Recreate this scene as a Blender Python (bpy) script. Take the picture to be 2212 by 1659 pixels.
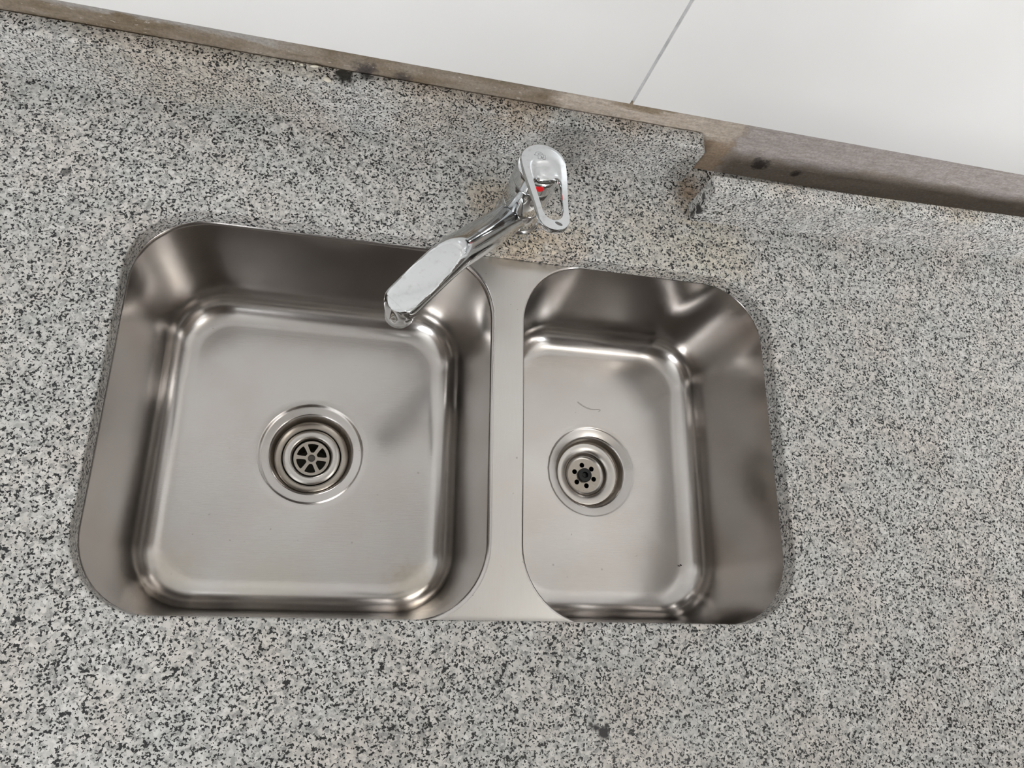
import bpy, bmesh, math, random
from mathutils import Vector, Matrix, noise
random.seed(7)
for o in list(bpy.data.objects): bpy.data.objects.remove(o)
S = bpy.context.scene
COL = S.collection
PI = math.pi

# ---------------------------------------------------------------- camera
cd = bpy.data.cameras.new('camera'); cam = bpy.data.objects.new('camera', cd); COL.objects.link(cam)
RX = (0.971167670185305, 0.009564496434212312, 0.23820553476946457)
RY = (0.08517802595737288, -0.9471612483411931, -0.30924144860409297)
RZ = (0.222661312941543, 0.32061517438934906, -0.9206670677668642)
# rows of the fitted world-to-camera rotation are given per image axis
R0 = [RX, RY, RZ]
cx, cy, cz = Vector(R0[0]), -Vector(R0[1]), -Vector(R0[2])
M = Matrix((cx, cy, cz)).transposed().to_4x4()
M.translation = Vector((0.19364298, -0.36495063, 0.6407813))
cam.matrix_world = M
cd.sensor_width = 36.0; cd.sensor_fit = 'HORIZONTAL'; cd.lens = 1601.5 / 2212 * 36
cd.clip_start = 0.01
S.camera = cam

# ---------------------------------------------------------------- light and exposure
S.view_settings.view_transform = 'Standard'; S.view_settings.look = 'None'
S.view_settings.gamma = 1.0; S.view_settings.use_curve_mapping = False
S.view_settings.exposure = 0.36
w = bpy.data.worlds.new('world'); S.world = w; w.use_nodes = True
w.node_tree.nodes['Background'].inputs[0].default_value = (0.75, 0.85, 1.0, 1)
w.node_tree.nodes['Background'].inputs[1].default_value = 0.6
LAMP_POS = (1.10, -0.62, 1.55); LAMP_R = 0.10; LAMP_E = 10.0
WIN_E = 41.0
FILL_WIN_E = 43.0  # added right-hand opening that lifts the dark right side

# ---------------------------------------------------------------- helpers
def nd(nt, t, **k):
    n = nt.nodes.new(t)
    for a, b in k.items():
        if a.startswith('i_'):
            key = a[2:]; key = int(key) if key.isdigit() else key.replace('_', ' ')
            n.inputs[key].default_value = b
        else: setattr(n, a, b)
    return n
def mat(name, col=(.5, .5, .5), rough=.5, metal=0.0, **k):
    m = bpy.data.materials.new(name); m.use_nodes = True
    b = m.node_tree.nodes['Principled BSDF']
    b.inputs['Base Color'].default_value = (*col, 1); b.inputs['Roughness'].default_value = rough
    b.inputs['Metallic'].default_value = metal
    for a, v in k.items(): b.inputs[a.replace('_', ' ')].default_value = v
    return m
def ramp(nt, src, stops, interp='LINEAR'):
    r = nd(nt, 'ShaderNodeValToRGB'); r.color_ramp.interpolation = interp
    e = r.color_ramp.elements
    while len(e) < len(stops): e.new(.5)
    for i, (p, c) in enumerate(stops):
        e[i].position = p; e[i].color = (c, c, c, 1) if isinstance(c, (int, float)) else (*c, 1)
    nt.links.new(src, r.inputs[0]); return r.outputs[0]
def mix(nt, fac, a, b, mode='MIX'):
    n = nd(nt, 'ShaderNodeMix', data_type='RGBA', blend_type=mode)
    for s, v in ((n.inputs[0], fac), (n.inputs[6], a), (n.inputs[7], b)):
        if isinstance(v, (int, float)): s.default_value = v if s.type == 'VALUE' else (v, v, v, 1)
        elif isinstance(v, tuple): s.default_value = (*v, 1)
        else: nt.links.new(v, s)
    return n.outputs[2]
def math_(nt, op, a, b=None, c=None, clamp=False):
    n = nd(nt, 'ShaderNodeMath', operation=op, use_clamp=clamp)
    for i, v in enumerate((a, b, c)):
        if v is None: continue
        if isinstance(v, (int, float)): n.inputs[i].default_value = v
        else: nt.links.new(v, n.inputs[i])
    return n.outputs[0]
def sep(nt, v):
    s = nd(nt, 'ShaderNodeSeparateXYZ'); nt.links.new(v, s.inputs[0]); return s.outputs
def noi(nt, vec, scale, detail=2, rough=.5, dist=0.0):
    n = nd(nt, 'ShaderNodeTexNoise', i_Scale=scale, i_Detail=detail, i_Roughness=rough, i_Distortion=dist)
    nt.links.new(vec, n.inputs['Vector']); return n.outputs['Fac']
def mapping(nt, vec, scale=(1, 1, 1), loc=(0, 0, 0), rot=(0, 0, 0)):
    n = nd(nt, 'ShaderNodeMapping'); n.inputs['Scale'].default_value = scale
    n.inputs['Location'].default_value = loc; n.inputs['Rotation'].default_value = rot
    nt.links.new(vec, n.inputs[0]); return n.outputs[0]
def objco(nt): return nd(nt, 'ShaderNodeTexCoord').outputs['Object']
def spot(nt, co, p, r0, r1, wob=None):
    """1 inside r0 of p, falling to 0 at r1 (metres)"""
    d = nd(nt, 'ShaderNodeVectorMath', operation='DISTANCE'); nt.links.new(co, d.inputs[0]); d.inputs[1].default_value = p
    v = d.outputs['Value']
    if wob is not None: v = math_(nt, 'ADD', v, wob)
    m = nd(nt, 'ShaderNodeMapRange', interpolation_type='SMOOTHSTEP', clamp=True)
    nt.links.new(v, m.inputs[0])
    for i, x in ((1, r0), (2, r1), (3, 1.0), (4, 0.0)): m.inputs[i].default_value = x
    return m.outputs[0]
def bump(nt, b, h, strength=.3, dist=.001):
    n = nd(nt, 'ShaderNodeBump'); n.inputs['Strength'].default_value = strength; n.inputs['Distance'].default_value = dist
    nt.links.new(h, n.inputs['Height']); nt.links.new(n.outputs[0], b.inputs['Normal'])

def link(name, me, m=None, parent=None, smooth=None):
    o = bpy.data.objects.new(name, me); COL.objects.link(o)
    if m: me.materials.append(m)
    if parent: o.parent = parent
    if smooth is not None:
        me.shade_smooth()
        if smooth < 179: me.set_sharp_from_angle(angle=math.radians(smooth))
    return o
def from_bm(name, bm, m=None, parent=None, smooth=None):
    bmesh.ops.remove_doubles(bm, verts=bm.verts, dist=1e-7)
    bmesh.ops.recalc_face_normals(bm, faces=bm.faces)
    me = bpy.data.meshes.new(name); bm.to_mesh(me); bm.free()
    return link(name, me, m, parent, smooth)
def tag(o, label=None, cat=None, group=None, kind=None):
    for k, v in (('label', label), ('category', cat), ('group', group), ('kind', kind)):
        if v: o[k] = v
    return o
def empty(name, loc=(0, 0, 0)):
    o = bpy.data.objects.new(name, None); o.location = loc; COL.objects.link(o); o.empty_display_size = .02
    return o
def box_bm(x0, x1, y0, y1, z0, z1, bev=0, seg=2):
    bm = bmesh.new(); bmesh.ops.create_cube(bm, size=1)
    for v in bm.verts: v.co = Vector(((x0+x1)/2+v.co.x*(x1-x0), (y0+y1)/2+v.co.y*(y1-y0), (z0+z1)/2+v.co.z*(z1-z0)))
    if bev: bmesh.ops.bevel(bm, geom=bm.edges[:], offset=bev, segments=seg, affect='EDGES', profile=.5)
    return bm
def rrect(x0, x1, y0, y1, r, n=14):
    p = []
    for (px, py, a) in ((x1-r, y1-r, 0), (x0+r, y1-r, 90), (x0+r, y0+r, 180), (x1-r, y0+r, 270)):
        for i in range(n+1):
            t = math.radians(a+90*i/n); p.append((px+r*math.cos(t), py+r*math.sin(t)))
    # subdivide the straight sides so that floors bridge evenly
    q = []
    for i, a in enumerate(p):
        b = p[(i+1) % len(p)]; q.append(a)
        if i % (n+1) == n:
            for k in range(1, 10): q.append((a[0]+(b[0]-a[0])*k/10, a[1]+(b[1]-a[1])*k/10))
    return q
def circ(cx, cy, r, n=64, a0=0): return [(cx+r*math.cos(a0+2*PI*i/n), cy+r*math.sin(a0+2*PI*i/n)) for i in range(n)]
def skin(bm, loops, closed=True, cap0=False, cap1=False):
    vs = [[bm.verts.new(p) for p in L] for L in loops]
    n = len(vs[0])
    for a, b in zip(vs, vs[1:]):
        for i in range(n if closed else n-1):
            j = (i+1) % n; bm.faces.new((a[i], a[j], b[j], b[i]))
    if cap0: bm.faces.new(vs[0])
    if cap1: bm.faces.new(vs[-1])
    return vs
def plate(bm, outer, holes, z0, z1, fz=None):
    """flat plate with holes (2D loops), top z1, bottom z0"""
    tops = []
    for z in (z1, z0):
        es = []; rows = []
        for L in [outer]+holes:
            v = [bm.verts.new((x, y, z)) for x, y in L]; rows.append(v)
            es += [bm.edges.new((v[i], v[(i+1) % len(v)])) for i in range(len(v))]
        bmesh.ops.triangle_fill(bm, use_beauty=True, use_dissolve=False, edges=es)
        tops.append(rows)
    for a, b in zip(*tops):
        for i in range(len(a)):
            j = (i+1) % len(a); bm.faces.new((a[i], a[j], b[j], b[i]))
def lathe(prof, c=(0, 0), n=64, cap0=False, cap1=False):
    bm = bmesh.new(); skin(bm, [[(x, y, z) for x, y in circ(c[0], c[1], max(r, 1e-5), n)] for r, z in prof], cap0=cap0, cap1=cap1)
    return bm
def tube_bm(bm, pts, rad, n=8, closed=False):
    pts = [Vector(p) for p in pts]; loops = []
    N = len(pts)
    for i, p in enumerate(pts):
        a = pts[(i-1) % N] if closed or i > 0 else p; b = pts[(i+1) % N] if closed or i < N-1 else p
        d = (b-a).normalized(); u = d.orthogonal().normalized() if abs(d.z) > .95 else d.cross(Vector((0, 0, 1))).normalized()
        v = d.cross(u)
        r = rad[i] if isinstance(rad, list) else rad
        loops.append([p+u*r*math.cos(2*PI*k/n)+v*r*math.sin(2*PI*k/n) for k in range(n)])
    if closed: loops.append(loops[0])
    skin(bm, loops, cap0=not closed, cap1=not closed)
    return bm

# ---------------------------------------------------------------- materials
def granite(name, stains=(), gain=1.0):
    m = mat(name, rough=.34); nt = m.node_tree; b = nt.nodes['Principled BSDF']; co = objco(nt); L = nt.links
    warp = nd(nt, 'ShaderNodeTexNoise', i_Scale=480, i_Detail=2); L.new(co, warp.inputs['Vector'])
    wv = nd(nt, 'ShaderNodeVectorMath', operation='MULTIPLY_ADD'); L.new(warp.outputs['Color'], wv.inputs[0])
    wv.inputs[1].default_value = (.0022,)*3; L.new(co, wv.inputs[2]); cw = wv.outputs[0]
    vor = nd(nt, 'ShaderNodeTexVoronoi', i_Scale=330); L.new(cw, vor.inputs['Vector'])
    cell = sep(nt, vor.outputs['Color'])
    base = ramp(nt, cell[0], [(p, tuple(min(v*gain, .8) for v in c)) for p, c in [(0, (.30, .30, .29)), (.2, (.44, .435, .41)), (.45, (.52, .51, .485)), (.8, (.57, .56, .53)), (1, (.66, .65, .62))]])
    fine = noi(nt, co, 1300, 3, .6)
    base = mix(nt, .35, base, ramp(nt, fine, [(.3, .28), (.7, .62)]), 'SOFT_LIGHT')
    tint = noi(nt, co, 14, 3, .6)
    base = mix(nt, ramp(nt, tint, [(.42, 0), (.70, .5)]), base, mix(nt, 1.0, base, (1.0, .90, .84), 'MULTIPLY'))
    base = mix(nt, ramp(nt, noi(nt, mapping(nt, co, loc=(3, 1, 2)), 22, 2), [(.5, 0), (.72, .55)]), base, mix(nt, 1.0, base, (.80, .84, .85), 'MULTIPLY'))
    # grey quartz smudges
    smu = ramp(nt, noi(nt, cw, 230, 3, .55), [(.55, 0), (.66, .65)])
    base = mix(nt, smu, base, (.175, .175, .17))
    # black mica flecks, clustered
    cl = noi(nt, co, 55, 2)
    fl = noi(nt, mapping(nt, cw, loc=(5, 2, 9)), 500, 2.0, .45)
    f2 = math_(nt, 'ADD', fl, math_(nt, 'MULTIPLY', math_(nt, 'SUBTRACT', cl, .5), .15))
    black = ramp(nt, f2, [(.560, 0), (.580, 1)])
    base = mix(nt, black, base, (.010, .011, .011))
    big = ramp(nt, noi(nt, mapping(nt, cw, loc=(1, 7, 4)), 240, 3, .6), [(.71, 0), (.735, .95)])
    base = mix(nt, big, base, (.02, .021, .022))
    rough = None
    for kind, p, r0, r1, amt, colr in stains:
        wob = math_(nt, 'MULTIPLY', math_(nt, 'SUBTRACT', noi(nt, co, 70 if kind == 'soft' else 160, 4, .6), .5), (r1 if kind == 'soft' else r1*1.6))
        k = math_(nt, 'MULTIPLY', spot(nt, co, p, r0, r1, wob), amt)
        base = mix(nt, k, base, mix(nt, 1.0, base, colr, 'MULTIPLY') if kind == 'soft' else colr)
    L.new(base, b.inputs['Base Color'])
    L.new(ramp(nt, fine, [(.3, .26), (.7, .42)]), b.inputs['Roughness'])
    bump(nt, b, fine, .06, .0006)
    return m
OCH = (1.0, .80, .55)
M_counter = granite('granite_counter', [
    ('soft', (.355, .012, 0), .012, .046, .62, OCH), ('soft', (.325, .055, 0), .012, .036, .45, OCH), ('soft', (.40, .02, 0), .01, .045, .38, OCH),
    ('soft', (.50, .02, 0), .02, .09, .30, (1, .92, .75)), ('soft', (.575, .03, 0), .015, .06, .38, (1, .92, .72)),
    ('soft', (.55, .085, 0), .01, .035, .6, (.75, .60, .46)), ('soft', (.545, .105, 0), .006, .022, .7, (.6, .45, .32)),
    ('hard', (.4300, -.4415, 0), .0030, .0062, 1, (.006, .006, .008)), ('hard', (.4235, -.4375, 0), .0012, .0040, 1, (.008, .008, .009)), ('hard', (.4195, -.4350, 0), .0006, .0030, .95, (.01, .01, .01)), ('hard', (.4335, -.4360, 0), .0008, .0032, 1, (.008, .008, .009)),
    ('hard', (-.06, .02, 0), .002, .006, .8, (.02, .02, .02))])
M_upst = granite('granite_upstand', [
    ('hard', (.172, .124, .062), .006, .0115, .96, (.012, .012, .011)), ('hard', (.192, .128, .062), .003, .008, .9, (.014, .013, .012)),
    ('hard', (.212, .1315, .062), .002, .006, .8, (.03, .025, .02)),
    ('soft', (.34, .128, .06), .01, .05, .7, (.75, .60, .45)), ('soft', (.05, .13, .06), .03, .15, .5, (.80, .72, .60)), ('soft', (.26, .13, .06), .02, .08, .5, (.75, .66, .55)), ('soft', (.45, .132, .06), .005, .03, .4, (.75, .6, .45))])
M_upst2 = granite('granite_upstand_loose', [
    ('soft', (.62, .10, .075), .015, .045, .5, (.92, .82, .68)), ('soft', (.85, .105, .072), .015, .05, .6, (.86, .76, .60)), ('soft', (.75, .105, .072), .015, .05, .6, (.86, .76, .60)),
    ('hard', (.545, .066, .020), .004, .0085, .96, (.012, .011, .013)), ('hard', (.545, .068, .008), .002, .007, .9, (.016, .014, .014)), ('hard', (.544, .072, .034), .002, .006, .85, (.02, .017, .016))], 1.12)

def steel(name, col=(.52, .50, .48), rough=.20, stretch=(4, 90, 90), marks=()):
    m = mat(name, col, rough, 1.0); nt = m.node_tree; b = nt.nodes['Principled BSDF']; co = objco(nt)
    br = noi(nt, mapping(nt, co, stretch), 14, 4, .6)
    cl = noi(nt, co, 16, 3, .6)
    c = mix(nt, ramp(nt, cl, [(.35, 0), (.7, .5)]), col, (col[0]*.93, col[1]*.87, col[2]*.84))
    c = mix(nt, math_(nt, 'MULTIPLY', br, .16), c, (.36, .345, .33))
    sp = ramp(nt, noi(nt, co, 230, 2, .5), [(.745, 0), (.775, .55)])
    c = mix(nt, sp, c, (.22, .19, .16))
    for p, r0, r1, amt, colr in marks:
        wob = math_(nt, 'MULTIPLY', math_(nt, 'SUBTRACT', noi(nt, co, 120, 4, .65), .5), r1*1.2)
        c = mix(nt, math_(nt, 'MULTIPLY', spot(nt, co, p, r0, r1, wob), amt), c, colr)
    nt.links.new(c, b.inputs['Base Color'])
    r = math_(nt, 'ADD', math_(nt, 'MULTIPLY', cl, .14), rough-.07); nt.links.new(r, b.inputs['Roughness'])
    bump(nt, b, br, .05, .0006)
    return m
LIME = (.46, .41, .32)
M_bowl = steel('brushed_steel_bowl', marks=[((.285, -.318, -.178), .004, .04, .45, (.38, .32, .22)), ((.045, -.31, -.178), .004, .04, .30, (.42, .38, .28)), ((.14, -.325, -.178), .005, .06, .25, (.50, .45, .33)),
     ((.290, -.035, -.120), .003, .03, .35, (.36, .29, .21)), ((.60, -.28, -.12), .01, .06, .2, LIME),
     ((0.1422, -0.2623, -.179), .0004, .0018, .55, (.20, .18, .16)), ((0.1914, -0.2579, -.179), .0004, .0018, .55, (.20, .18, .16)), ((0.2182, -0.2734, -.179), .0004, .0018, .55, (.20, .18, .16)), ((0.2847, -0.1944, -.179), .0004, .0018, .55, (.20, .18, .16)), ((0.1487, -0.2205, -.179), .0004, .0018, .55, (.20, .18, .16)), ((0.4995, -0.2931, -.179), .0004, .0018, .55, (.20, .18, .16)), ((0.4417, -0.2897, -.179), .0004, .0018, .55, (.20, .18, .16)), ((0.4754, -0.1108, -.179), .0004, .0018, .55, (.20, .18, .16))])
M_flange = steel('brushed_steel_flange', (.64, .63, .605), .30, (90, 4, 90))
M_drain = steel('drain_steel', (.55, .53, .50), .24, (60, 60, 60))
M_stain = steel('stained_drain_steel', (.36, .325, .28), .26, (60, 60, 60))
M_grime = mat('drain_grime', (.10, .085, .06), .55)
M_black = mat('black_hollow', (.004, .004, .004), .8)
M_plug = mat('black_plastic', (.006, .0065, .007), .5)
M_screw = mat('dull_screw', (.10, .09, .08), .45, .8)

M_chrome = mat('chrome', (.62, .635, .645), .07, 1.0)
def _chrome():
    nt = M_chrome.node_tree; b = nt.nodes['Principled BSDF']; co = objco(nt)
    n = noi(nt, co, 55, 5, .65)
    nt.links.new(ramp(nt, n, [(.35, .05), (.60, .12), (.75, .30)]), b.inputs['Roughness'])
    nt.links.new(mix(nt, ramp(nt, noi(nt, co, 210, 4, .6), [(.55, 0), (.75, .5)]), (.71, .728, .74), (.50, .50, .49)), b.inputs['Base Color'])
_chrome()
M_mark = mat('engraved_line', (.38, .38, .38), .5, .7)
M_worn = mat('worn_brass_spot', (.16, .155, .15), .5, .5)
M_red = mat('red_dot', (.75, .015, .02), .25)
M_tile = mat('white_glazed_tile', (.80, .785, .765), .16)
def _tile():
    nt = M_tile.node_tree; b = nt.nodes['Principled BSDF']; co = objco(nt)
    n = noi(nt, co, 5, 2); nt.links.new(ramp(nt, n, [(.3, (.85, .84, .82)), (.7, (.88, .87, .855))]), b.inputs['Base Color'])
    bump(nt, b, noi(nt, co, 25, 2), .03, .002)
_tile()
M_grout = mat('grey_grout', (.50, .495, .485), .85)
def _grout():
    nt = M_grout.node_tree; b = nt.nodes['Principled BSDF']; n = noi(nt, objco(nt), 150, 4)
    nt.links.new(ramp(nt, n, [(.3, .42), (.7, .56)]), b.inputs['Base Color']); bump(nt, b, n, .3, .0008)
_grout()
def plaster():
    m = mat('bare_mortar', rough=.9); nt = m.node_tree; b = nt.nodes['Principled BSDF']; co = objco(nt); x, y, z = sep(nt, co)
    n1 = noi(nt, mapping(nt, co, (18, 18, 60)), 1, 5, .6, .4); n2 = noi(nt, mapping(nt, co, (60, 60, 330)), 1, 5, .65); n3 = noi(nt, co, 420, 3, .6)
    c = mix(nt, ramp(nt, n1, [(.36, 0), (.64, 1)]), (.17, .130, .085), (.28, .235, .185))
    # grey smear along the top on the left
    zl = math_(nt, 'ADD', z, math_(nt, 'MULTIPLY', math_(nt, 'SUBTRACT', n1, .5), .03))
    topband = ramp(nt, math_(nt, 'MULTIPLY', zl, 10), [(.735, 0), (.775, 1)])
    xw = math_(nt, 'ADD', x, math_(nt, 'MULTIPLY', math_(nt, 'SUBTRACT', noi(nt, co, 45, 4, .65), .5), .06))
    lft = ramp(nt, xw, [(.09, 1), (.14, 0)])
    c = mix(nt, math_(nt, 'MULTIPLY', math_(nt, 'MULTIPLY', topband, lft), .8), c, (.36, .34, .32))
    # pale patch
    pale = math_(nt, 'MULTIPLY', ramp(nt, xw, [(.365, 0), (.385, 1)]), ramp(nt, xw, [(.572, 1), (.582, 0)]))
    pc = mix(nt, ramp(nt, n2, [(.35, 0), (.65, 1)]), (.40, .33, .265), (.56, .49, .42))
    c = mix(nt, math_(nt, 'MULTIPLY', pale, .92), c, pc)
    brownin = math_(nt, 'MULTIPLY', math_(nt, 'MULTIPLY', ramp(nt, xw, [(.42, 0), (.44, 1)]), ramp(nt, xw, [(.535, 1), (.56, 0)])), ramp(nt, math_(nt, 'MULTIPLY', zl, 10), [(.765, 0), (.79, 1)]))
    c = mix(nt, math_(nt, 'MULTIPLY', brownin, .8), c, (.22, .165, .10))
    # violet-grey cement skim on the right, brown discolouration below it with the loose strip's shadow partly painted in
    rgt = ramp(nt, xw, [(.575, 0), (.583, 1)])
    zr = math_(nt, 'ADD', z, math_(nt, 'MULTIPLY', math_(nt, 'SUBTRACT', noi(nt, co, 16, 4, .6), .5), .05))
    rc = mix(nt, ramp(nt, math_(nt, 'MULTIPLY', zr, 10), [(.33, 0), (.42, 1)]), (.31, .265, .22), (.42, .375, .355))
    rc = mix(nt, ramp(nt, n2, [(.38, .0), (.62, .75)]), rc, (.30, .26, .23))
    c = mix(nt, rgt, c, rc)
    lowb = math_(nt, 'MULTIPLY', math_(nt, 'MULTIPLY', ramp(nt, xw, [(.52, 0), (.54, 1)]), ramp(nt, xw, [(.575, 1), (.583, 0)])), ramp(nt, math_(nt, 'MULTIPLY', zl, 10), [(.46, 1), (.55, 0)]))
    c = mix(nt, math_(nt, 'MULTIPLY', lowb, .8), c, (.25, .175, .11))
    for p, r0, r1, k in (((.624, .133, .024), .006, .012, .85), ((.617, .133, .030), .003, .008, .7), ((.672, .133, .0185), .003, .008, .85), ((.19, .133, .062), .004, .016, .9), ((.225, .133, .061), .003, .012, .8)):
        wob = math_(nt, 'MULTIPLY', math_(nt, 'SUBTRACT', noi(nt, co, 190, 4, .65), .5), r1*1.5)
        c = mix(nt, math_(nt, 'MULTIPLY', spot(nt, co, p, r0, r1, wob), k), c, (.045, .037, .036))
    c = mix(nt, ramp(nt, noi(nt, mapping(nt, co, (1, 1, 2.5)), 120, 4, .7), [(.63, 0), (.67, .7)]), c, (.52, .46, .40))
    c = mix(nt, .45, c, ramp(nt, n3, [(.25, .25), (.75, .75)]), 'OVERLAY')
    nt.links.new(c, b.inputs['Base Color'])
    bump(nt, b, math_(nt, 'ADD', n2, math_(nt, 'MULTIPLY', n3, .5)), .55, .0016)
    return m
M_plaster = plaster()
M_crumb = mat('plaster_crumb', (.66, .62, .52), .9)
M_fleck = mat('dark_fleck', (.03, .022, .018), .8)
M_paint = mat('painted_wall', (.16, .135, .115), .9)
M_ceil = mat('ceiling_paint', (.87, .865, .85), .9)
M_floor = mat('floor_tile', (.26, .23, .20), .4)
M_wood = mat('cabinet_board', (.062, .043, .030), .45)
M_white = mat('white_frame', (.75, .75, .75), .4)
M_foam = mat('soap_foam', (.72, .69, .66), .25); M_foam.node_tree.nodes['Principled BSDF'].inputs['Transmission Weight'].default_value = .5
M_film = mat('water_film', (.9, .9, .9), .08, 0, Transmission_Weight=.9, IOR=1.15)

# ---------------------------------------------------------------- the room
X0, X1, Y0, ZF, ZC = -1.3, 2.0, -1.78, -.90, 1.78
YP, YT = .1330, .1283            # bare mortar face, tile face
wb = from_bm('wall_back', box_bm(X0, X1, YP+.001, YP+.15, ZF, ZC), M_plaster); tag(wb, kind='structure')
# rough mortar strip in front of the wall body, between counter and tiles
bm = bmesh.new(); nx, nz = 520, 34; rows = []
for j in range(nz+1):
    z = -.002+.100*j/nz; row = []
    for i in range(nx+1):
        x = -.30+1.60*i/nx
        q = noise.fractal(Vector((x*22, z*60, .3)), 1.0, 2.0, 4)*.0007+noise.fractal(Vector((x*90, z*220, 7.3)), 1.0, 2.0, 3)*.00035
        e = .0012*noise.noise(Vector((x*7, 0, 1.7)))
        row.append(bm.verts.new((x, YP-.0009+q+e*.3, z)))
    rows.append(row)
for a, b in zip(rows, rows[1:]):
    for i in range(nx): bm.faces.new((a[i], a[i+1], b[i+1], b[i]))
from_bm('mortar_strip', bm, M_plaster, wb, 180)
ZT = .0848; XJ = .4455; TW, TH, GR = .60, .30, .0030
gb = from_bm('grout_bed', box_bm(X0, X1, YT+.0012, YP+.001, ZT+.004, ZC), M_grout, wb)
tm = None
for r in range(6):
    for c in range(-3, 3):
        x0 = XJ+GR/2+c*(TW+GR); z0 = ZT+r*(TH+GR)
        x1 = min(x0+TW, X1); xa = max(x0, X0); z1 = min(z0+TH, ZC)
        if x1-xa < .02 or z1-z0 < .02: continue
        if tm is None or x1-x0 < TW-1e-4 or z1-z0 < TH-1e-4 or xa > x0:
            b_ = box_bm(xa-x0, x1-x0, 0, YP-YT+.0005, 0, z1-z0, .0008, 2)
            o = from_bm('wall_tile', b_, M_tile, wb, 40)
            if x1-x0 > TW-1e-4 and z1-z0 > TH-1e-4 and xa == x0: tm = o.data
        else:
            o = link('wall_tile', tm, None, wb)
        o.location = (x0, YT, z0)
tag(from_bm('wall_right', box_bm(X1, X1+.1, Y0, YP+.15, ZF, ZC), M_paint), kind='structure')
tag(from_bm('floor', box_bm(X0-.1, X1+.1, Y0-.1, YP+.15, ZF-.1, ZF), M_floor), kind='structure')
tag(from_bm('ceiling', box_bm(X0-.1, X1+.1, Y0-.1, YP+.15, ZC, ZC+.1), M_ceil), kind='structure')
tag(from_bm('wall_left', box_bm(X0-.1, X0, Y0, YP+.15, ZF, ZC), M_paint), kind='structure')
# front wall with two window openings (outside the frame, left and right of the added cupboards; right one added to brighten that side)
WZ0, WZ1 = .50, 1.50
WINS = [(-1.28, -.34, WIN_E), (1.32, 1.96, FILL_WIN_E)]
def on_front(bm):
    for v in bm.verts: v.co = Vector((v.co.x, Y0+v.co.z, v.co.y))
    return bm
bm = bmesh.new(); plate(bm, [(X0-.1, ZF), (X1+.1, ZF), (X1+.1, ZC), (X0-.1, ZC)], [[(a, WZ0), (b, WZ0), (b, WZ1), (a, WZ1)] for a, b, e in WINS], -.1, 0)
tag(from_bm('wall_front', on_front(bm), M_paint), kind='structure')
for k, (a, b, en) in enumerate(WINS):
    m_ = (a+b)/2
    bm = bmesh.new(); plate(bm, [(a, WZ0), (b, WZ0), (b, WZ1), (a, WZ1)],
      [[(a+.05, WZ0+.05), (m_-.02, WZ0+.05), (m_-.02, WZ1-.05), (a+.05, WZ1-.05)], [(m_+.02, WZ0+.05), (b-.05, WZ0+.05), (b-.05, WZ1-.05), (m_+.02, WZ1-.05)]], -.07, -.03)
    tag(from_bm('unseen_window_%d' % (k+1), on_front(bm), M_white), kind='structure')
    al = bpy.data.lights.new('daylight_and_fill', 'AREA'); al.shape = 'RECTANGLE'; al.size = b-a-.05; al.size_y = WZ1-WZ0-.05; al.energy = en; al.color = (.95, .975, 1.0)
    ao = bpy.data.objects.new('daylight_and_fill', al); COL.objects.link(ao); ao.location = (m_, Y0-.09, (WZ0+WZ1)/2); ao.rotation_euler = (math.radians(90), 0, 0)  # the right-hand panel is added fill
# unseen dark cupboards added to block bright ceiling reflections in the bowl walls, right of the window
for k, nm in enumerate(('left one of the pair', 'right one of the pair')):
    x0 = -.20+.72*k
    cu = empty('blocker_cupboard', (x0, Y0+.002, ZF+.001))
    from_bm('body', box_bm(.001, .718, 0, .58, 0, ZC-ZF-.01), M_wood, cu)
    for j in range(2):
        d_ = from_bm('blocker_door', box_bm(.004+.359*j, .357+.359*j, .582, .600, .08, ZC-ZF-.02, .002), M_wood, cu)
        from_bm('blocker_handle', box_bm(.32+.06*j, .334+.06*j, .600, .622, 1.0, 1.16, .003), M_screw, d_)
    tag(cu, 'unseen dark cupboard added opposite the sink to darken its reflections, '+nm, 'cupboard', 'added reflection blockers opposite the sink')

lamp = empty('pendant_lamp', LAMP_POS)
M_lamp = bpy.data.materials.new('lamp_globe'); M_lamp.use_nodes = True
e = M_lamp.node_tree.nodes.new('ShaderNodeEmission'); e.inputs[0].default_value = (1, .95, .88, 1); e.inputs[1].default_value = LAMP_E
M_lamp.node_tree.links.new(e.outputs[0], M_lamp.node_tree.nodes['Material Output'].inputs[0])
from_bm('globe', lathe([(LAMP_R*math.sin(math.radians(t)), -LAMP_R*math.cos(math.radians(t))) for t in range(0, 166, 11)], n=40), M_lamp, lamp, 180)
from_bm('holder', lathe([(0, LAMP_R*.93), (.036, LAMP_R*.93), (.036, LAMP_R*.93+.05), (.008, LAMP_R*.93+.07), (.003, LAMP_R*.93+.08), (.003, ZC-LAMP_POS[2]-.02), (.045, ZC-LAMP_POS[2]-.02), (.05, ZC-LAMP_POS[2]-.001), (0, ZC-LAMP_POS[2]-.001)], n=32), M_white, lamp, 40)
tag(lamp, 'glowing white globe lamp hanging from the ceiling above the sink', 'lamp')

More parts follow.
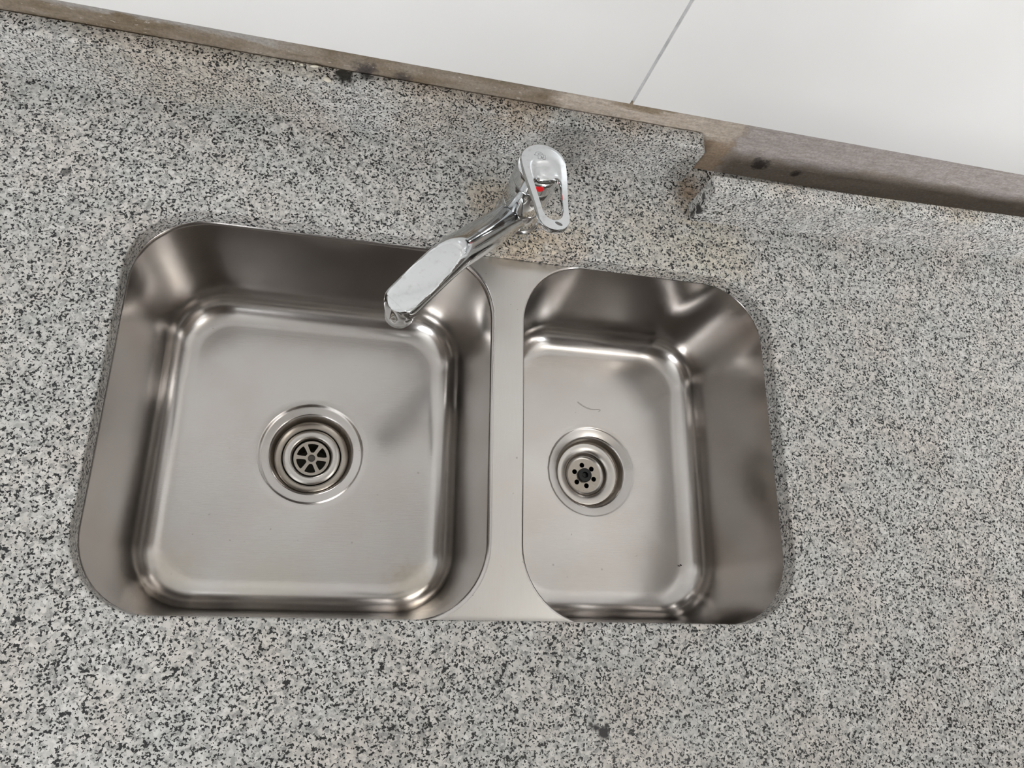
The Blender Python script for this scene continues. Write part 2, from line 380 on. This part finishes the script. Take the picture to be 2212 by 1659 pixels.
# ---------------------------------------------------------------- granite counter with cut-out
CX0, CX1, CY0, CY1 = -1.2, 1.9, -.520, .1318
CUT = (0, .630, -.3536, 0.0)
cut = lambda i: rrect(CUT[0]+i, CUT[1]-i, CUT[2]+i, CUT[3]-i, .066-i)
bm = bmesh.new()
def fill(bm, loops, z):
    es = []; rows = []
    for L in loops:
        v = [bm.verts.new((x, y, z)) for x, y in L]; rows.append(v)
        es += [bm.edges.new((v[i], v[(i+1) % len(v)])) for i in range(len(v))]
    bmesh.ops.triangle_fill(bm, use_beauty=True, use_dissolve=False, edges=es)
outer = [(CX0, CY0), (CX1, CY0), (CX1, CY1), (CX0, CY1)]
fill(bm, [outer, cut(-.0022)], 0)
fill(bm, [outer, cut(.0)], -.0200)
prof = [(-.0022, 0), (-.0012, -.0003), (-.0004, -.0011), (0, -.0024), (0, -.0200)]
skin(bm, [[(x, y, z) for x, y in cut(i)] for i, z in prof])
skin(bm, [[(x, y, 0) for x, y in outer], [(x, y, -.02) for x, y in outer]])
tag(from_bm('granite_countertop', bm, M_counter, None, 35), 'speckled grey granite countertop with the double sink set under it', 'countertop')
# base cabinet carrying the slab (open at the sink)
cab = empty('base_cabinet', (0, 0, ZF))
for nm, a in (('side_panel', (-1.19, -1.17, -.48, .13)), ('side_panel', (1.86, 1.88, -.48, .13)), ('divider_panel', (-.12, -.10, -.48, .13)), ('divider_panel', (.74, .76, -.48, .13))):
    from_bm(nm, box_bm(a[0], a[1], a[2], a[3], 0.0, .8795), M_wood, cab)
for k, (a, b) in enumerate(((-1.165, -.125), (-.095, .30), (.31, .735), (.765, 1.855))):
    from_bm('cabinet_door', box_bm(a, b, -.50, -.482, .10, .86, .002), M_wood, cab)
tag(cab, 'brown board base cabinet under the granite countertop', 'cabinet')

# ---------------------------------------------------------------- back upstands
def upstand(name, L, t, h, m, rc_r, rc_l, n_end=8):
    """prism: outline in x-z (length L), thickness t towards +y, rounded top corners"""
    p = [(0, 0), (L, 0)]
    for i in range(n_end+1):
        a = PI/2*i/n_end; p.append((L-rc_r+rc_r*math.cos(a), h-rc_r+rc_r*math.sin(a)))
    for i in range(n_end+1):
        a = PI/2+PI/2*i/n_end; p.append((rc_l+rc_l*math.cos(a), h-rc_l+rc_l*math.sin(a)))
    bm = bmesh.new()
    def inset(q, e):
        cxm, czm = L/2, h/2
        return [(min(max(x, e), L-e) if True else x, min(max(z, 0 if z < 1e-6 else e), h-e)) for x, z in q]
    e = .0016
    loops = [[(x, e*0, z) for x, z in inset(p, e)], [(x, e*.3, z) for x, z in inset(p, e*.3)], [(x, e, z) for x, z in p],
             [(x, t-e, z) for x, z in p], [(x, t-e*.3, z) for x, z in inset(p, e*.3)], [(x, t, z) for x, z in inset(p, e)]]
    skin(bm, loops, cap0=True, cap1=True)
    return bm
bm = upstand('u', 1.735, .0196, .0600, None, .010, .002)
for v in bm.verts: v.co += Vector((-1.195, .1112, .0003))
tag(from_bm('granite_upstand', bm, M_upst, None, 40), 'grey granite upstand strip left of the gap, black smear on its top edge', 'upstand')
bm = upstand('u', 1.25, .0200, .0570, None, .002, .004)
# chipped broken left end
bmesh.ops.subdivide_edges(bm, edges=[e for e in bm.edges if abs(e.verts[0].co.x-e.verts[1].co.x) < .006 and max(v.co.x for v in e.verts) < .006], cuts=2)
for v in bm.verts:
    if v.co.x < .005: v.co.x += .0028*noise.noise(v.co*160+Vector((3, 5, 1)))+.0012*noise.noise(v.co*420)
rot = Matrix.Rotation(math.radians(1.75), 4, 'Z')
for v in bm.verts: v.co = rot @ v.co + Vector((.5455, .0632, .0003))
tag(from_bm('granite_upstand', bm, M_upst2, None, 40), 'loose pale granite upstand strip right of the gap, set forward of the wall', 'upstand')

# ---------------------------------------------------------------- sink
ZR = -.0204; ZB = -.178
sink = empty('double_bowl_sink', (0, 0, 0))
BOWLS = [(-.004, .3362, -.3580, .0030, (.1675, -.1790), .0570), (.3636, .6340, -.3580, .0030, (.4905, -.1795), .0545)]
def bowl_loop(B, i, z): return [(x, y, z) for x, y in rrect(B[0]+i, B[1]-i, B[2]+i, B[3]-i, max(.070-i*.75, .02))]
fb = bmesh.new()
plate(fb, rrect(-.022, .652, -.376, .021, .07), [rrect(B[0], B[1], B[2], B[3], .070) for B in BOWLS], ZR-.0012, ZR)
from_bm('flange', fb, M_flange, sink, 30)
DEP = []
for k, B in enumerate(BOWLS):
    L = []
    r = .0042 if k == 0 else .0024
    for a in range(0, 91, 15):
        t = math.radians(a); L.append(bowl_loop(B, r*math.sin(t), ZR-r*(1-math.cos(t))))
    dr = .0085; F = .031
    for s in (.25, .5, .75): L.append(bowl_loop(B, r+dr*s, ZR-r+(ZB+F-ZR+r)*s))
    for a in range(0, 91, 9):
        t = math.radians(a); L.append(bowl_loop(B, r+dr+F-F*math.cos(t), ZB+F-F*math.sin(t)))
    last = L[-1]; dc = B[4]; R1 = B[5]
    ring = []
    for (x, y, z) in last:
        a = math.atan2(y-dc[1], x-dc[0]); ring.append((dc[0]+R1*math.cos(a), dc[1]+R1*math.sin(a)))
    zd = ZB-.0035
    for s in (.06, .2, .4, .6, .8, .93, 1.0):
        L.append([(p[0]+(q[0]-p[0])*s, p[1]+(q[1]-p[1])*s, ZB+(zd-ZB)*s) for p, q in zip(last, ring)])
    def ringr(rr, z): return [(dc[0]+(x-dc[0])*rr/R1, dc[1]+(y-dc[1])*rr/R1, z) for x, y in ring]
    if k == 0:
        for rr, dz in ((.0562, -.0002), (.0552, -.0007), (.0542, -.0013), (.0532, -.0018), (.0520, -.0021), (.0460, -.0027), (.0445, -.0033), (.0432, -.0048)):
            L.append(ringr(rr, zd+dz))
    else:
        for rr, dz in ((.0540, -.0001), (.0532, -.0004), (.0524, -.0008), (.0514, -.0010), (.0440, -.0022), (.0424, -.0028), (.0413, -.0043)):
            L.append(ringr(rr, zd+dz))
    bm = bmesh.new(); skin(bm, L)
    b_ = from_bm('bowl', bm, M_bowl, sink, 60)
    b_['label'] = ('larger left bowl of brushed steel', 'narrower right bowl of brushed steel')[k]
    DEP.append((dc, zd, b_))
# left drain
(dc, zd, b0), (dc2, zd2, b1) = DEP
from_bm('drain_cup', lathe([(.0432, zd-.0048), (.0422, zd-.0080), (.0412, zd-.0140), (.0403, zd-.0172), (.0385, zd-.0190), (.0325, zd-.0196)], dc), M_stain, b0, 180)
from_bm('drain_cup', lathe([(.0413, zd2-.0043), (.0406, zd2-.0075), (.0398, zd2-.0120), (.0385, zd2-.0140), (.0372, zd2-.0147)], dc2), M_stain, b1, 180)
g = from_bm('drain_wall', lathe([(.0330, zd-.0188), (.0322, zd-.0230), (.0316, zd-.030)], dc), M_grime, b0, 180)
from_bm('strainer_rim', lathe([(.0312, zd-.0215), (.0312, zd-.0192), (.0306, zd-.0186), (.0255, zd-.0183), (.0228, zd-.0186), (.0219, zd-.0196), (.0214, zd-.0225), (.0210, zd-.027)], dc), M_drain, b0, 60)
def wedge(c, r0, r1, a, half, n=6, rc=.0012):
    p = []
    g = .0022
    def side(r): return half-math.asin(min(.9, g/r))*0
    pts = []
    for i in range(n+1): t = a-half+2*half*i/n; pts.append((c[0]+r1*math.cos(t), c[1]+r1*math.sin(t)))
    ih = half*.62
    for i in range(n//2+1): t = a+ih-2*ih*i/(n//2); pts.append((c[0]+r0*math.cos(t), c[1]+r0*math.sin(t)))
    # round the corners
    for _ in range(2):
        q = []
        for i in range(len(pts)):
            A, B_ = pts[i], pts[(i+1) % len(pts)]
            q += [(A[0]*.75+B_[0]*.25, A[1]*.75+B_[1]*.25), (A[0]*.25+B_[0]*.75, A[1]*.25+B_[1]*.75)]
        pts = q
    return pts
bm = bmesh.new(); plate(bm, circ(*dc, .0196, 64), [wedge(dc, .0066, .0166, math.radians(88+60*i), math.radians(23)) for i in range(6)], -.0012, 0)
for v in bm.verts: v.co.z += zd-.0245
gr = from_bm('strainer_grid', bm, M_stain, b0, 30)
from_bm('screw', lathe([(.0040, zd-.0246), (.0040, zd-.0238), (.0030, zd-.0230), (.0012, zd-.0229), (0, zd-.0235)], dc, 24), M_screw, b0, 40)
from_bm('drain_pipe', lathe([(.0212, zd-.0262), (.0205, zd-.030), (.0205, zd-.075), (0, zd-.075)], dc, 48), M_grime, b0, 40)
for i in range(7):
    a = random.uniform(0, 2*PI); rr = random.uniform(.004, .015)
# right drain
from_bm('strainer_rim', lathe([(.0378, zd2-.0170), (.0376, zd2-.0148), (.0366, zd2-.0144), (.0300, zd2-.0166), (.0268, zd2-.0176), (.0256, zd2-.0190), (.0250, zd2-.0230), (.0240, zd2-.0247), (.0205, zd2-.0255)], dc2), M_drain, b1, 60)
bm = bmesh.new(); plate(bm, circ(*dc2, .0207, 64), [circ(dc2[0]+.0128*math.cos(math.radians(42+60*i)), dc2[1]+.0128*math.sin(math.radians(42+60*i)), .0031, 20) for i in range(6)], -.0012, 0)
for v in bm.verts: v.co.z += zd2-.0254
from_bm('strainer_grid', bm, M_stain, b1, 30)
bm = lathe([(.0086, zd2-.0256), (.0086, zd2-.0222), (.0079, zd2-.0214), (.0038, zd2-.0212)], dc2, 36)
skin(bm, [[(x, y, z) for x, y in circ(dc2[0], dc2[1], .0036, 6)] for z in (zd2-.0212, zd2-.0252)], cap1=True)
from_bm('plug_stem', bm, M_plug, b1, 40)
from_bm('drain_pipe', lathe([(.0207, zd2-.0266), (.0200, zd2-.032), (.0200, zd2-.075), (0, zd2-.075)], dc2, 48), M_black, b1, 40)
tag(sink, 'brushed stainless steel double bowl sink with two round drains', 'sink')

# ---------------------------------------------------------------- faucet
FC = (.352, .0405)
fau = empty('kitchen_faucet', (*FC, 0.0004))
# parts are modelled around the faucet's own base point
from_bm('base_collar', lathe([(.0, 0), (.0236, 0), (.0238, .0012), (.0232, .0030), (.0216, .0040), (.0213, .0288), (.0208, .0296), (.0196, .0300), (.0190, .0308), (0, .0308)]), M_chrome, fau, 40)
from_bm('body', lathe([(0, .0309), (.0198, .0309), (.0212, .0314), (.0216, .0325), (.0212, .050), (.0208, .0646), (.0203, .0653), (.0190, .0656), (.0188, .0668), (0, .0668)]), M_chrome, fau, 40)
cap = from_bm('handle_cap', lathe([(0, .0669), (.0202, .0669), (.0213, .0673), (.0215, .0684), (.0213, .0700), (.0210, .0790), (.0206, .0832), (.0198, .0846), (0, .0850)]), M_chrome, fau, 60)
# spout
th = math.radians(231.0); D = Vector((math.cos(th), math.sin(th), 0)); SN = Vector((-D.y, D.x, 0))
KEY = [(.006, .0140), (.022, .0170), (.052, .0305), (.094, .0540), (.118, .0670), (.140, .0705), (.165, .0700), (.1905, .0670)]
def spz(d):
    for (a, za), (b, zb), i in [(KEY[i], KEY[i+1], i) for i in range(len(KEY)-1)]:
        if d <= b or i == len(KEY)-2:
            t = (d-a)/(b-a)
            pa = KEY[max(i-1, 0)]; pb = KEY[min(i+2, len(KEY)-1)]
            m0 = (zb-pa[1])/(b-pa[0])*(b-a); m1 = (pb[1]-za)/(pb[0]-a)*(b-a)
            return (2*t**3-3*t**2+1)*za+(t**3-2*t**2+t)*m0+(-2*t**3+3*t**2)*zb+(t**3-t**2)*m1
bm = bmesh.new(); loops = []
DT = .1975; NS = 72; RS = .0160
ds = [.006+(DT-.006)*(1-(1-i/NS)**1.35) for i in range(NS+1)]
for d in ds:
    wid = RS; hgt = .0150
    if d < .05: hgt = .0125+.0025*(d/.05)
    if d > DT-.0150:
        u = (d-(DT-.0150))/.0150; k = math.sqrt(max(1-u*u, .0001)); wid *= k; hgt_k = k
    zc = spz(min(d, .1975)); s = (spz(d+.001)-spz(d-.001))/.002 if .01 < d < .19 else 0
    tdir = (D+Vector((0, 0, s))).normalized(); up = SN.cross(tdir)
    if up.z < 0: up = -up
    ring = []
    for k in range(48):
        a = 2*PI*k/48; ca, sa = math.cos(a), math.sin(a)
        sx = math.copysign(abs(ca)**.92, ca)*wid; sz = math.copysign(abs(sa)**.92, sa)*hgt
        p = D*d+Vector((0, 0, zc))+SN*sx+up*sz
        # planed-off top near the mouth
        cutz = .0810-.055*(d-.12)
        over = p.z-cutz
        if over > 0 and d > .09: p.z = cutz+over*.03
        if d > .14:  # lower lip over the aerator: flatten the belly
            lo = .0585-.02*(d-.14)
            if p.z < lo: p.z = lo+(p.z-lo)*.45
        ring.append(p)
    loops.append(ring)
skin(bm, loops, cap0=True, cap1=True)
sp = from_bm('spout', bm, M_chrome, fau, 32)
ac = D*.1835
from_bm('aerator', lathe([(0, .0395), (.0098, .0395), (.0118, .0400), (.0126, .0412), (.0128, .0460), (.0132, .0470), (.0134, .0600)], (ac.x, ac.y), 48), M_chrome, sp, 40)
from_bm('aerator_mesh', lathe([(0, .0393), (.0097, .0393)], (ac.x, ac.y), 32), M_grime, sp)

# lever: egg-shaped plate with a long finger hole, tilted up towards the front
LB = Vector((-.0005, .0218, .0885)); LF = Vector((.0095, -.0765, .1045))     # back and front end, from the base point
la = (LF-LB); LL = la.length; lu = la.normalized(); lv = Vector((0, 0, 1)).cross(lu).normalized()*-1; ln = lu.cross(lv)*-1
if ln.z < 0: ln = -ln
if lv.x < 0: lv = -lv
def lev(u, v, h): return LB+lu*u+lv*v+ln*h
def halfw(u):
    """half width of the plate at distance u from its back end"""
    rb, rf = .0212, .0140
    if u < rb: return math.sqrt(max(rb*rb-(rb-u)**2, 0))
    if u > LL-rf: return math.sqrt(max(rf*rf-(u-LL+rf)**2, 0))
    t = (u-rb)/(LL-rf-rb); t = t*t*(3-2*t)*.55+t*.45
    return rb+(rf-rb)*t
NL = 96
HC = (.060, 0)                      # centre of the hole
def outer_pt(a):
    # march outwards from a point inside the hole
    ca, sa = math.cos(a), math.sin(a); lo, hi = 0, .2
    for _ in range(40):
        md = (lo+hi)/2; u = HC[0]+ca*md; v = sa*md
        if 0 <= u <= LL and abs(v) < halfw(u): lo = md
        else: hi = md
    return HC[0]+ca*lo, sa*lo
H0, H1, WB, WF = .0400, .0885, .0132, .0082
def hole_pt(a):
    ca, sa = math.cos(a), math.sin(a); lo, hi = 0, .1
    for _ in range(40):
        md = (lo+hi)/2; u = HC[0]+ca*md; v = sa*md
        t = (u-H0)/(H1-H0)
        if 0 <= t <= 1:
            hw = WB+(WF-WB)*t; e0 = .006; e1 = WF
            if u-H0 < e0: hw = hw-e0+math.sqrt(max(e0*e0-(e0-(u-H0))**2, 0))
            if H1-u < e1: hw = min(hw, math.sqrt(max(e1*e1-(e1-(H1-u))**2, 0)))
            ok = abs(v) < hw
        else: ok = False
        if ok: lo = md
        else: hi = md
    return HC[0]+ca*lo, sa*lo
angs = [2*PI*i/NL for i in range(NL)]
O = [outer_pt(a) for a in angs]; Hh = [hole_pt(a) for a in angs]
TK = .0050
def dip(u, v, s):
    """scoop behind the finger hole"""
    back = max(0.0, 1-((u-H0)/.020)**2) if u < H0+.002 else 0.0
    back *= max(0.0, 1-(abs(v)/.0125)**3)
    return -.0046*back**1.5
loops = []
def ringat(s, h, ins=0, usedip=True):
    L = []
    for (ou, ov), (hu, hv) in zip(O, Hh):
        u = hu+(ou-hu)*s; v = hv+(ov-hv)*s
        crown = .0004*(1-(v/.022)**2)
        L.append(lev(u, v, h+(dip(u, v, s) if usedip else 0)+(crown if h > 0 else 0)))
    return L
bmv = [ringat(1, -TK+.0006), ringat(1, -.0010), ringat(.985, -.0002), ringat(.955, .0002)]
for s in (.85, .72, .58, .45, .33, .22, .13, .06): bmv.append(ringat(s, .0002))
bmv += [ringat(.02, -.0002), ringat(0, -.0010), ringat(0, -TK)]
for s in (.1, .3, .5, .7, .9, .97): bmv.append(ringat(s, -TK))
bmv.append(bmv[0])
bm = bmesh.new(); skin(bm, bmv)
lever = from_bm('lever', bm, M_chrome, fau, 50)
# neck that joins plate and cap (bulging below the plate)
bm = bmesh.new(); loops = []
for s, h in ((1.0, .0640), (.995, .0760), (.985, .0830), (.97, .0872), (.80, .0880)):
    pass
# emblem: outlined monogram engraved near the back of the plate
EM = [(745, 290), (764, 290), (766, 262), (785, 243), (815, 236), (850, 240), (876, 258), (886, 284), (858, 286), (846, 268), (824, 262), (808, 272), (808, 291), (836, 293), (872, 345), (888, 346), (893, 296), (922, 300), (914, 376), (876, 380), (850, 328), (845, 374), (798, 370), (800, 308), (752, 305)]
def em(p):   # picture of the plate: from its middle line, up = back end
    x = (p[0]-838)/1000.0; y = (p[1]-310)/1000.0
    u = .0155+y*.0600; v = x*.0590-.0025
    return u, v
pts = []
for i in range(len(EM)):
    a, b = em(EM[i]), em(EM[(i+1) % len(EM)])
    for k in range(3): pts.append((a[0]+(b[0]-a[0])*k/3, a[1]+(b[1]-a[1])*k/3))
bm = bmesh.new(); tube_bm(bm, [lev(u, v, .00028+.0004*(1-(v/.022)**2)) for u, v in pts], .00017, 6, True)
e_ = from_bm('emblem', bm, M_mark, lever, 180); e_['label'] = 'outlined monogram engraved on the lever plate'
bm = bmesh.new()
wp = [(LL-.0072+.0034*math.cos(a)*math.cos(.5)*.6-.0022*math.sin(a)*.5, .0028+.0030*math.cos(a)+.0010*math.sin(a)) for a in [2*PI*i/20 for i in range(20)]]
bm.faces.new([bm.verts.new(lev(u, v, .00075)) for u, v in wp])
from_bm('worn_mark', bm, M_worn, lever)
# red temperature dot on the cap front
bm = bmesh.new(); q = []
dp = Vector((.0006, -.0204, .0806))
nrm = Vector((0, -.93, .36)).normalized(); a1 = Vector((1, 0, 0)); a2 = nrm.cross(a1)
skin(bm, [[dp+nrm*h+(a1*math.cos(2*PI*i/24)*r*1.25+a2*math.sin(2*PI*i/24)*r) for i in range(24)] for r, h in ((.0036, -.001), (.0036, .0006), (.003, .0010), (.001, .0012))], cap1=True)
rd = from_bm('temperature_dot', bm, M_red, cap, 60); rd['label'] = 'small red hot-water dot under the lever'
tag(fau, 'chrome single-lever kitchen faucet with loop handle behind the sink', 'faucet')

# ---------------------------------------------------------------- small things
bm = bmesh.new()
random.seed(3)
for i in range(90):
    a = math.radians(random.uniform(205, 345)); rr = random.uniform(.0244, .0300); r = random.uniform(.0004, .0011)
    bmesh.ops.create_icosphere(bm, subdivisions=1, radius=r, matrix=Matrix.Translation((FC[0]+rr*math.cos(a), FC[1]+rr*math.sin(a), r*.6)) @ Matrix.Scale(.7, 4, (0, 0, 1)))
tag(from_bm('soap_foam', bm, M_foam, None, 180), 'thin ring of soap foam around the faucet base', 'foam', kind='stuff')
def crumb(name, p, size, m, label, cat, group=None, flat=.6, rz=0, seed=0):
    bm = bmesh.new(); bmesh.ops.create_icosphere(bm, subdivisions=2, radius=1)
    for v in bm.verts:
        k = 1+.35*noise.noise(v.co*1.4+Vector((seed*3.1, 1, 2)))
        v.co = Vector((v.co.x*size[0]*k, v.co.y*size[1]*k, v.co.z*size[2]*k))
    o = from_bm(name, bm, m, None, 40); o.location = (p[0], p[1], p[2]+size[2]*.9); o.rotation_euler = (0, 0, rz)
    return tag(o, label, cat, group)
UZ = .0603
crumb('plaster_crumb', (.1568, .1145, UZ), (.0032, .0026, .0018), M_crumb, 'largest pale plaster crumb beside the black smear on the upstand', 'crumb', seed=1)
crumb('plaster_crumb', (.1445, .1275, UZ), (.0045, .0012, .0012), M_crumb, 'long thin pale plaster crumb against the wall on the upstand', 'crumb', rz=.15, seed=2)
crumb('plaster_crumb', (.1330, .1270, UZ), (.0016, .0012, .001), M_crumb, 'small pale plaster crumb left of the long thin one on the upstand', 'crumb', seed=3)
crumb('plaster_crumb', (.1260, .1275, UZ), (.0013, .0010, .001), M_crumb, 'leftmost tiny plaster crumb at the back of the upstand', 'crumb', seed=4)
crumb('dirt_fleck', (.0320, -.1306, ZB-.0006), (.0024, .0005, .0004), M_fleck, 'dark curved fleck near the left edge of the larger bowl floor', 'fleck', rz=.6, seed=5)
crumb('dirt_fleck', (.5955, -.2860, ZB+.0035), (.0014, .0009, .0006), M_fleck, 'dark crumb on the front right slope of the narrower bowl', 'fleck', rz=-.5, seed=6)
bm = bmesh.new()
hp = [(.4749, -.0946), (.4765, -.0962), (.4790, -.0975), (.4812, -.0992), (.4835, -.0999), (.4862, -.1015), (.4890, -.1018), (.4915, -.1030), (.4938, -.1024), (.4965, -.1030), (.4990, -.1022), (.5030, -.1020), (.5034, -.1040), (.5015, -.1046)]
tube_bm(bm, [(x, y, ZB-.0012) for x, y in hp], .00016, 5)
tag(from_bm('hair_strand', bm, mat('grey_hair', (.20, .18, .16), .6), None, 180), 'fine wavy grey strand stuck to the floor of the narrower bowl', 'hair')
